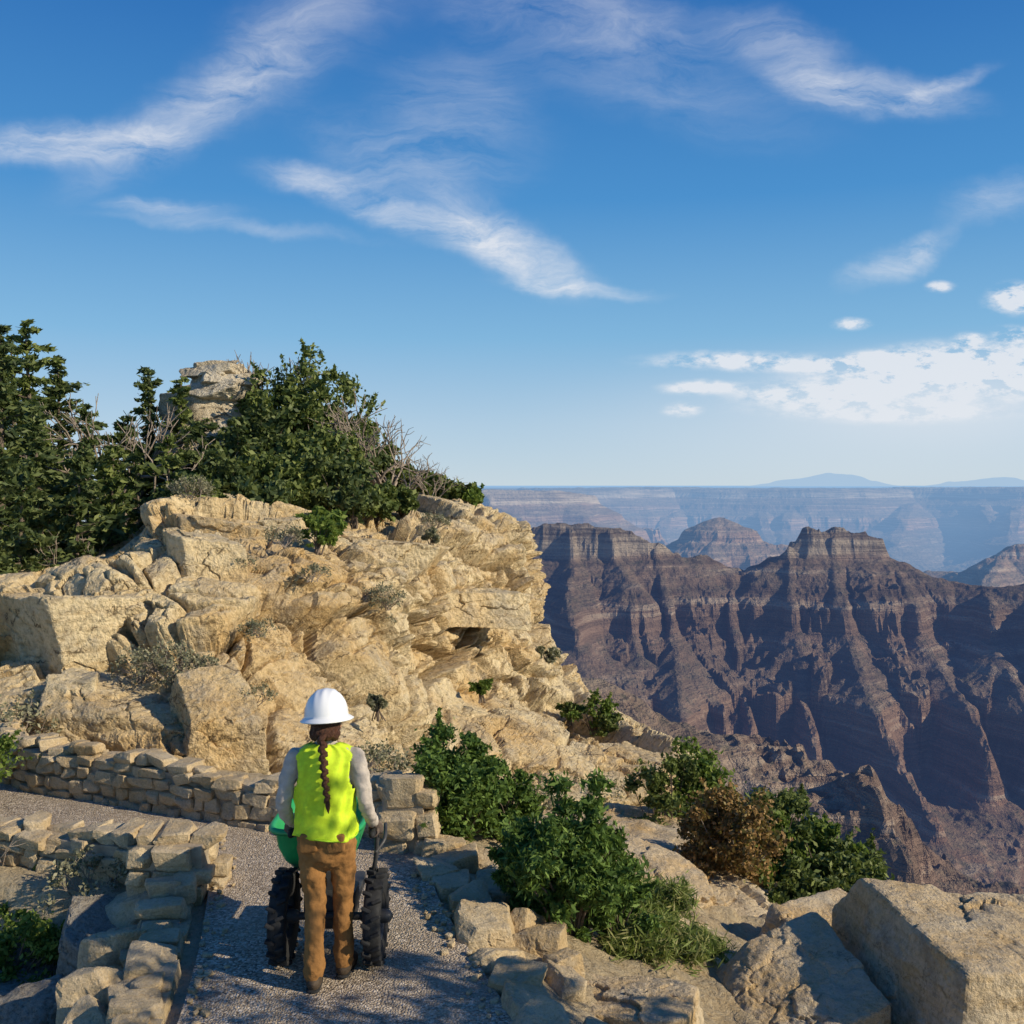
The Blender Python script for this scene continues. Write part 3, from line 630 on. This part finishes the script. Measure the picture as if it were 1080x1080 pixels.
# ------------------------------------------------------------------ person
M_vest=simple('hi_vis_vest_mat',(.60,.80,.03),.75,.12,40,.5,.003)
M_trim=simple('vest_trim_mat',(.38,.62,.03),.7,.08,50,.3,.002)
M_shirt=simple('shirt_mat',(.48,.42,.35),.9,.12,25,.5,.004)
M_trous=simple('canvas_trousers_mat',(.28,.135,.040),.9,.22,14,.6,.005)
M_boot=simple('boot_mat',(.07,.05,.032),.7,.3,40,.4,.003)
M_skin=simple('skin_mat',(.50,.29,.19),.5,.08,30,.1,.001)
M_hair=simple('hair_mat',(.075,.030,.016),.5,.5,90,.9,.006)
M_hat=simple('hard_hat_mat',(.80,.81,.80),.28,.02,5,.0,.001,spec=.5)
M_black=simple('rubber_mat',(.022,.022,.022),.8,.4,30,.4,.003)
M_metal=simple('dark_steel_mat',(.05,.05,.05),.45,.3,20,.1,.001)
M_green=simple('green_paint_mat',(.02,.30,.09),.4,.1,6,.05,.001,spec=.5)
M_glove=simple('glove_mat',(.12,.09,.07),.8,.2,40,.3,.002)
M_eye=simple('eye_mat',(.05,.03,.02),.2,.1,5,0,.001)
base=P(345,1037,5.9);base[2]=-2.94
per=empty('person',base)
def part(name,pieces,mat,voxel=.008,smooth=6,parent=per,disp=None):
    mb=MB()
    for v,q in pieces: mb.add(v,q)
    o=mb.build(name,mat,True,parent=parent)
    r=o.modifiers.new('r','REMESH');r.mode='VOXEL';r.voxel_size=voxel;r.use_smooth_shade=True
    s=o.modifiers.new('s','SMOOTH');s.factor=.6;s.iterations=smooth
    if disp:
        tx=D.textures.new(name+'_fold','CLOUDS');tx.noise_scale=disp[1];tx.noise_depth=2
        d=o.modifiers.new('d','DISPLACE');d.texture=tx;d.strength=disp[0];d.mid_level=.5;d.texture_coords='LOCAL'
    return o
def ell(c,r,n=14):
    if n not in _cs:_cs[n]=cubesphere(n)
    d,q=_cs[n];return d*np.array(r)+np.array(c),q
part('trousers',[
 tube([(0,0,.80),(0,-.005,.88),(0,.005,.98)],[(.160,.12),(.170,.122),(.145,.105)],20),
 ell((-.072,-.045,.86),(.088,.088,.10)),ell((.072,-.045,.86),(.088,.088,.10)),
 tube([(-.083,0,.86),(-.078,0,.68),(-.066,-.01,.48),(-.058,-.075,.30),(-.055,-.11,.10)],[(.09,.10),(.080,.092),(.062,.072),(.058,.066),(.058,.064)],16),
 tube([(.083,.0,.86),(.088,.05,.68),(.087,.08,.48),(.087,.075,.30),(.087,.07,.09)],[(.09,.10),(.080,.092),(.062,.072),(.058,.066),(.058,.064)],16)],
 M_trous,.008,4,disp=(.032,.07))
for s in (-1,1):
    part('trouser_pocket',[rock((s*.080,-.122,.865),(.052,.014,.06),3,(.12,0,0),8,.01,10,0)],M_trous,.004,2)
armL=[(-.172,0,1.335),(-.212,-.02,1.24),(-.243,-.035,1.09),(-.243,.03,.985),(-.222,.115,.915)]
armR=[(.172,0,1.335),(.205,-.02,1.24),(.235,-.035,1.09),(.250,.03,.985),(.258,.115,.915)]
ar=[.060,.053,.045,.040,.033]
part('shirt',[
 tube([(0,0,.90),(0,.0,1.0),(0,.005,1.15),(0,.0,1.28),(0,0,1.34)],[(.145,.105),(.14,.10),(.160,.108),(.165,.10),(.13,.075)],22),
 tube([(-.150,0,1.335),(0,0,1.365),(.150,0,1.335)],[.054,.062,.054],14),
 tube([(0,0,1.36),(0,.015,1.425)],[.064,.058],14),
 tube(armL,ar,14),tube(armR,ar,14)],M_shirt,.007,4,disp=(.020,.05))
mb=MB();zs=np.linspace(.885,1.425,44);nn=96;V=[]
for z in zs:
    t=(z-.885)/.54
    K_=[.885,.95,1.05,1.18,1.27,1.33,1.37,1.40,1.425]
    rx=np.interp(z,K_,[.186,.178,.172,.182,.188,.190,.178,.13,.075])
    ry=np.interp(z,K_,[.150,.142,.134,.137,.128,.112,.095,.082,.070])
    for k in range(nn):
        a=2*math.pi*k/nn;ca,sa=math.cos(a),math.sin(a);e=.82
        x=rx*math.copysign(abs(ca)**e,ca);y=ry*math.copysign(abs(sa)**e,sa)
        w=.006*math.sin(a*7+z*9)+.005*math.sin(a*13-z*21)+.005*math.sin(z*55+a*3)*(1-t)
        V.append((x*(1+w/rx),y*(1+w/ry),z+.012*math.sin(a*2)*(1-t)))
V=np.array(V);Q=[]
for r in range(43):
    for k in range(nn): Q.append([r*nn+k,r*nn+(k+1)%nn,(r+1)*nn+(k+1)%nn,(r+1)*nn+k])
Q=np.array(Q);cx=V[Q].mean(1)
arm=(((np.abs(cx[:,0])-.200)/.052)**2+((cx[:,2]-1.27)/.115)**2<1)
vneck=(cx[:,1]>0)&(np.abs(cx[:,0])<.02+.25*(np.clip(cx[:,2]-1.12,0,1)))
Q=Q[~(arm|vneck)]
o=mb.add(V,Q).build('vest',M_vest,True,parent=per)
o.modifiers.new('sol','SOLIDIFY').thickness=.006
mb=MB();mb.add(*tube([(.187*math.cos(a),-.001+.152*math.sin(a),.89+.012*math.sin(a*2)) for a in np.linspace(math.pi*1.02,math.pi*1.98,14)],[.005]*14,6,2));mb.build('vest_hem',M_trim,parent=per)
hd=[ell((0,.03,1.535),(.078,.095,.105),16),tube([(0,.01,1.40),(0,.02,1.47)],[.055,.052],14),
 tube([(0,.07,1.475),(0,.10,1.455)],[(.045,.04),(.028,.025)],12),tube([(0,.118,1.55),(0,.143,1.515)],[.010,.016],8),
 ell((0,.112,1.477),(.024,.012,.008),8)]
for s in (-1,1): hd+=[ell((s*.08,.02,1.53),(.010,.020,.032),8),ell((s*.035,.105,1.51),(.028,.02,.022),8)]
part('head',hd,M_skin,.004,3)
mb=MB()
for s in (-1,1): mb.add(*ell((s*.032,.116,1.545),(.012,.008,.007),6))
mb.build('eyes',M_eye,parent=per)
part('hair',[ell((0,-.002,1.535),(.088,.095,.105),14),ell((0,-.075,1.50),(.065,.042,.055),12),ell((-.055,-.035,1.485),(.035,.04,.045),10),ell((.055,-.035,1.485),(.035,.04,.045),10)],M_hair,.005,3,disp=(.014,.012))
mb=MB()
for i in range(15):
    t=i/14;z=1.475-.34*t;x=.0+.035*t;s=1 if i%2 else -1;r=.026*(1-.35*t)
    y=-np.interp(z,[1.13,1.2,1.3,1.38,1.48],[.158,.158,.155,.138,.115])
    mb.add(*tube([(x-s*r*.7,y,z+.018),(x+s*r*.1,y-.012,z),(x+s*r*.75,y+.002,z-.02)],[r*.45,r*.8,r*.5],8,3))
mb.add(*tube([(.035,-.155,1.135),(.038,-.155,1.09),(.04,-.15,1.05)],[.012,.014,.003],8,3))
mb.build('braid',M_hair,True,parent=per)
nr_,ns_=30,56;V=[]
for i in range(nr_):
    t=i/(nr_-1)
    for k in range(ns_):
        a=2*math.pi*k/ns_
        if t<.72:
            u=t/.72;ph=(1-u)*math.pi/2;rr=math.cos(ph);zz=math.sin(ph)**.9
            rid=.007*math.exp(-((math.cos(a)*rr*.12)/.012)**2)*min(1,u*3)*(1-u*.6)+.005*math.exp(-((abs(math.cos(a)*rr*.12)-.045)/.010)**2)*(1-u*.5)*min(1,u*4)
            V.append((math.cos(a)*rr*.122,math.sin(a)*rr*.145,.155*zz+rid))
        else:
            u=(t-.72)/.28
            ex=.030*u+(.018*u*max(0,math.sin(a)))
            V.append((math.cos(a)*(.122+ex),math.sin(a)*(.145+ex),-.022*u**1.2-.004))
q=[[i*ns_+k,(i+1)*ns_+k,(i+1)*ns_+(k+1)%ns_,i*ns_+(k+1)%ns_] for i in range(nr_-1) for k in range(ns_)]
o=MB().add(V,q).build('hard_hat',M_hat,True,parent=per);o.location=(0.002,.012,1.578);o.rotation_euler=(-.10,-.05,.0)
o.modifiers.new('sol','SOLIDIFY').thickness=-.006
for s,(x,y) in ((-1,(-.054,-.115)),(1,(.087,.065))):
    part('boot',[tube([(x,y,.15),(x,y+.0,.06)],[.050,.048],14),tube([(x,y-.02,.05),(x+s*.01,y+.08,.045),(x+s*.02,y+.165,.038)],[(.042,.045),(.048,.042),(.045,.032)],14)],M_boot,.006,2)
    part('boot_sole',[tube([(x,y-.04,.013),(x+s*.01,y+.08,.013),(x+s*.02,y+.19,.013)],[(.042,.012),(.048,.012),(.042,.012)],14)],M_black,.005,1)
def hand(s,gx,gy,gz_):
    pcs=[]
    pcs.append(tube([(gx-s*(-.004),gy-.005,gz_+.055),(gx+s*.02,gy,gz_+.028),(gx+s*.028,gy+.002,gz_+.002)],[(.028,.022),(.036,.018),(.034,.015)],12))
    for j,(dy,ln,r) in enumerate([(.034,2.9,.0088),(.012,3.2,.0094),(-.011,3.0,.009),(-.032,2.5,.0078)]):
        pts=[];R_=.027
        for t in np.linspace(0,1,6):
            a=(.35-ln*t);pts.append((gx+s*R_*math.cos(a),gy+dy,gz_+R_*math.sin(a)))
        pcs.append(tube(pts,[r*1.15,r*1.05,r*1.1,r,r,r*.85],8,2))
    pts=[(gx+s*.012,gy-.03,gz_+.04),(gx-s*.008,gy-.01,gz_+.033),(gx-s*.024,gy+.012,gz_+.016),(gx-s*.027,gy+.028,gz_-.004)]
    pcs.append(tube(pts,[.013,.0115,.0105,.009],8,3))
    part('hand',pcs,M_glove,.003,2)
GL=(-.222,.135,.852);GR=(.262,.135,.852)
hand(-1,*GL);hand(1,*GR)
for s,a in ((-1,armL[-1]),(1,armR[-1])):
    g=GL if s<0 else GR
    part('wrist',[tube([a,(g[0],g[1]-.01,g[2]+.05)],[.029,.027],12,3)],M_skin,.004,1)
    part('cuff',[tube([np.array(a)+(0,-.02,.018),np.array(a)+(0,.008,-.006)],[.038,.036],14,2)],M_shirt,.004,1)

# ------------------------------------------------------------------ two-wheeled trail cart
OX,OY=-.045,.24
cart=empty('wheeled_cart',(base[0]+OX,base[1]+OY,-2.94))
def wheel(x,name='wheel'):
    mb=MB();R_=.29;W=.052;prof=[(.15,-.04),(.19,-.05),(.25,-W),(.275,-W*.92),(.285,-W*.55),(.288,0),(.285,W*.55),(.275,W*.92),(.25,W),(.19,.05),(.15,.04)]
    n=56;V=[]
    for k in range(n):
        a=2*math.pi*k/n
        for r,w in prof: V.append((w,r*math.cos(a),r*math.sin(a)))
    m_=len(prof);Q=[[k*m_+j,k*m_+j+1,((k+1)%n)*m_+j+1,((k+1)%n)*m_+j] for k in range(n) for j in range(m_-1)]
    mb.add(V,Q,0)
    for k in range(18):
        for s in (-1,1):
            a=2*math.pi*(k+(.5 if s>0 else 0))/18
            v,q=ell((0,0,0),(1,1,1),4);v=np.sign(v)*np.abs(v)**.35*np.array([.030,.012,.017])
            v=v@rotm(0,0,s*.45).T;v=v+np.array([s*.029,0,.292]);v=v@rotm(-a,0,0).T;mb.add(v,q,0)
    for k in range(6):
        a=k*math.pi/3;mb.add(*tube([(0,.04*math.cos(a),.04*math.sin(a)),(0,.155*math.cos(a),.155*math.sin(a))],[(.014,.014),(.014,.014)],8,1),1)
    mb.add(*tube([(-.06,0,0),(.06,0,0)],[.045,.045],14,1),1)
    V=[];
    for k in range(40):
        a=2*math.pi*k/40
        for r,w in ((.155,-.04),(.14,-.03),(.14,.03),(.155,.04)): V.append((w,r*math.cos(a),r*math.sin(a)))
    mb.add(V,[[k*4+j,k*4+j+1,((k+1)%40)*4+j+1,((k+1)%40)*4+j] for k in range(40) for j in range(3)],1)
    o=mb.build(name,[M_black,M_metal],True,parent=cart);o.scale=(1,.92,.92);o.location=(x,0,.282);return o
wheel(-.262);wheel(.305)
def boxp(c,h,rot=(0,0,0),e=.12):
    v,q=ell((0,0,0),(1,1,1),8);v=np.sign(v)*np.abs(v)**e;return (v*np.array(h))@rotm(*rot).T+np.array(c),q
mb=MB()
mb.add(*tube([(-.27,0,.282),(.31,0,.282)],[.024,.024],12,1));mb.add(*boxp((.01,.12,.33),(.16,.10,.09)));mb.add(*boxp((.01,.36,.30),(.15,.24,.035)))
mb.add(*boxp((-.02,.17,.47),(.15,.11,.07)));mb.add(*boxp((.0,.10,.24),(.11,.06,.06)))
mb.add(*tube([(.05,.1,.4),(.1,.08,.52)],[.035,.04],12,1));mb.build('chassis',M_metal,True,parent=cart)
V=[]
for (z,hx,hy,cy) in ((.48,.17,.18,.40),(.56,.22,.25,.38),(.66,.255,.30,.37),(.79,.27,.32,.36),(.805,.285,.335,.36),(.79,.30,.35,.36),(.775,.29,.34,.36)):
    for k in range(40):
        a=2*math.pi*k/40;ca,sa=math.cos(a),math.sin(a);V.append((-.09+hx*math.copysign(abs(ca)**.4,ca),cy+hy*math.copysign(abs(sa)**.4,sa),z))
V=np.array(V);q=[[r*40+k,r*40+(k+1)%40,(r+1)*40+(k+1)%40,(r+1)*40+k] for r in range(6) for k in range(40)]
mb=MB().add(V,q);mb.add(*boxp((-.09,.40,.485),(.17,.18,.008)));o=mb.build('green_tray',M_green,True,parent=cart);o.modifiers.new('s','SOLIDIFY').thickness=.006
for g in (GL,GR):
    gx,gy,gz_=g[0]-OX,g[1]-OY,g[2]
    mb=MB();mb.add(*tube([(gx*.8,.10,.42),(gx*.95,.08,.60),(gx,.04,.80),(gx,gy+.06,gz_),(gx,gy-.07,gz_)],[.014]*5,10,5),0)
    mb.add(*tube([(gx*.97,.06,.66),(gx*1.12,.12,.72),(gx*1.1,.22,.78)],[.012]*3,8,4),0)
    mb.add(*tube([(gx,gy+.07,gz_),(gx,gy-.085,gz_)],[.019,.019],12,1),1);mb.add(*tube([(gx,gy+.09,gz_-.01),(gx+(.03 if gx>0 else -.03),gy+.02,gz_-.05)],[.006,.005],6,1),1)
    mb.build('handlebar',[M_metal,M_black],True,parent=cart)

# ------------------------------------------------------------------ sun, sky, camera
AZ=math.radians(111);EL=math.radians(28)
S=Vector((math.sin(AZ)*math.cos(EL),math.cos(AZ)*math.cos(EL),math.sin(EL)))
l=D.lights.new('sun','SUN');l.energy=5.;l.angle=math.radians(.53);l.color=(1,.88,.68)
o=D.objects.new('sun',l);scene.collection.objects.link(o);o.rotation_euler=S.to_track_quat('Z','Y').to_euler();o.location=(20,-20,30)
w=D.worlds.new('World');scene.world=w;w.use_nodes=True;nt=w.node_tree;nt.nodes.clear()
sky=nt.nodes.new('ShaderNodeTexSky');sky.sky_type='NISHITA';sky.sun_disc=False;sky.sun_elevation=EL;sky.sun_rotation=AZ;sky.altitude=2400;sky.air_density=1.;sky.dust_density=.6;sky.ozone_density=2.
tc=N(nt,'ShaderNodeTexCoord').outputs['Generated'];sx=N(nt,'ShaderNodeSeparateXYZ',{0:tc})
yy=mathn(nt,'MAXIMUM',sx.outputs[1],.08)
u=mathn(nt,'DIVIDE',sx.outputs[0],yy);v=mathn(nt,'DIVIDE',sx.outputs[2],yy)
uv=N(nt,'ShaderNodeCombineXYZ',{0:u,1:v}).outputs[0]
wn=N(nt,'ShaderNodeTexNoise',{'Vector':uv,'Scale':7.,'Detail':5.,'Roughness':.6}).outputs[1]
wv=N(nt,'ShaderNodeVectorMath',{0:wn,1:(.5,.5,.5)},operation='SUBTRACT').outputs[0]
wv=N(nt,'ShaderNodeVectorMath',{0:wv,1:(.10,.06,0)},operation='MULTIPLY').outputs[0]
uvw=N(nt,'ShaderNodeVectorMath',{0:uv,1:wv},operation='ADD').outputs[0]
def streaks(lst,vec):
    tot=None
    for (px,py,L,W,ang,I) in lst:
        mp=N(nt,'ShaderNodeMapping',{'Vector':vec,'Location':((px-540)/F,(512-py)/F,0),'Rotation':(0,0,math.radians(ang)),'Scale':(L/F,W/F,1)},vector_type='TEXTURE').outputs[0]
        d=N(nt,'ShaderNodeVectorMath',{0:mp},operation='LENGTH').outputs['Value']
        g=maprange(nt,d,0.,1.9,I,0.,'SMOOTHERSTEP')
        tot=g if tot is None else mathn(nt,'ADD',tot,g)
    return tot
ci=streaks([(60,150,110,18,3,.65),(200,118,110,30,33,.42),(310,45,100,44,35,.32),(335,188,60,14,-5,.45),(430,232,90,16,-20,.6),(540,262,70,22,-28,.85),(605,305,60,7,-6,.5),(630,25,150,28,-8,.28),(840,70,70,26,-32,.42),(930,108,80,18,-5,.52),(990,95,45,9,25,.4),(950,275,42,14,28,.65),(1050,215,50,18,15,.35),(180,218,55,8,-5,.4),(480,130,70,70,0,.24),(690,90,140,34,-15,.16),(250,240,110,8,-6,.25),(420,180,90,30,-30,.2)],uvw)
fm=N(nt,'ShaderNodeMapping',{'Vector':uvw,'Rotation':(0,0,math.radians(18)),'Scale':(4,15,1)}).outputs[0]
fib=noise(nt,fm,2.0,9,.68,.5)
ci=mathn(nt,'MULTIPLY',ci,maprange(nt,fib,.32,.70,.05,1.15))
cu=streaks([(790,382,80,8,0,1.1),(900,383,55,7,4,1.1),(975,380,80,13,5,1.2),(1010,402,140,16,0,1.),(1075,318,26,12,0,1.5),(1022,360,14,6,0,1.3),(1072,356,20,8,0,1.3),(740,410,32,6,0,.9),(850,416,70,10,0,.9),(985,304,13,5,0,.9),(896,343,15,5,0,1.),(720,432,16,6,0,.8),(1060,388,70,17,0,1.1),(930,432,110,10,0,.6)],N(nt,'ShaderNodeVectorMath',{0:uv,1:N(nt,'ShaderNodeVectorMath',{0:wv,1:(.4,.3,0)},operation='MULTIPLY').outputs[0]},operation='ADD').outputs[0])
cn=noise(nt,N(nt,'ShaderNodeMapping',{'Vector':uv,'Scale':(1,2.2,1)}).outputs[0],26.,8,.66)
cu=mathn(nt,'MULTIPLY',cu,maprange(nt,cn,.40,.60,.0,1.3))
vl=streaks([(950,450,260,60,0,.28),(1000,420,160,40,0,.25)],uv)
cl=mathn(nt,'ADD',ci,mathn(nt,'ADD',cu,vl),clamp=True)
cl=mathn(nt,'MULTIPLY',cl,maprange(nt,sx.outputs[1],.08,.3))
cl=mathn(nt,'MINIMUM',cl,.8)
grd=ramp(nt,maprange(nt,sx.outputs[2],0,.6),[(0,(.54,.66,.76)),(.10,(.43,.60,.76)),(.24,(.22,.48,.74)),(.45,(.065,.29,.64)),(.72,(.02,.16,.49)),(1,(.012,.10,.38))])
g2=N(nt,'ShaderNodeVectorMath',{0:grd,'Scale':8.6},operation='SCALE').outputs[0]
hs=mixc(nt,.88,sky.outputs[0],g2)
c=mixc(nt,cl,hs,(7.3,7.4,7.7))
bg=N(nt,'ShaderNodeBackground',{'Color':c,'Strength':.115});ow=nt.nodes.new('ShaderNodeOutputWorld');nt.links.new(bg.outputs[0],ow.inputs[0])
cam=D.cameras.new('camera');co=D.objects.new('camera',cam);scene.collection.objects.link(co)
cam.sensor_width=36;cam.lens=36*F/1080;cam.clip_start=.1;cam.clip_end=400000
co.rotation_euler=(math.pi/2-PITCH,0,0);scene.camera=co
scene.view_settings.view_transform='Standard';scene.view_settings.look='None';scene.view_settings.exposure=0
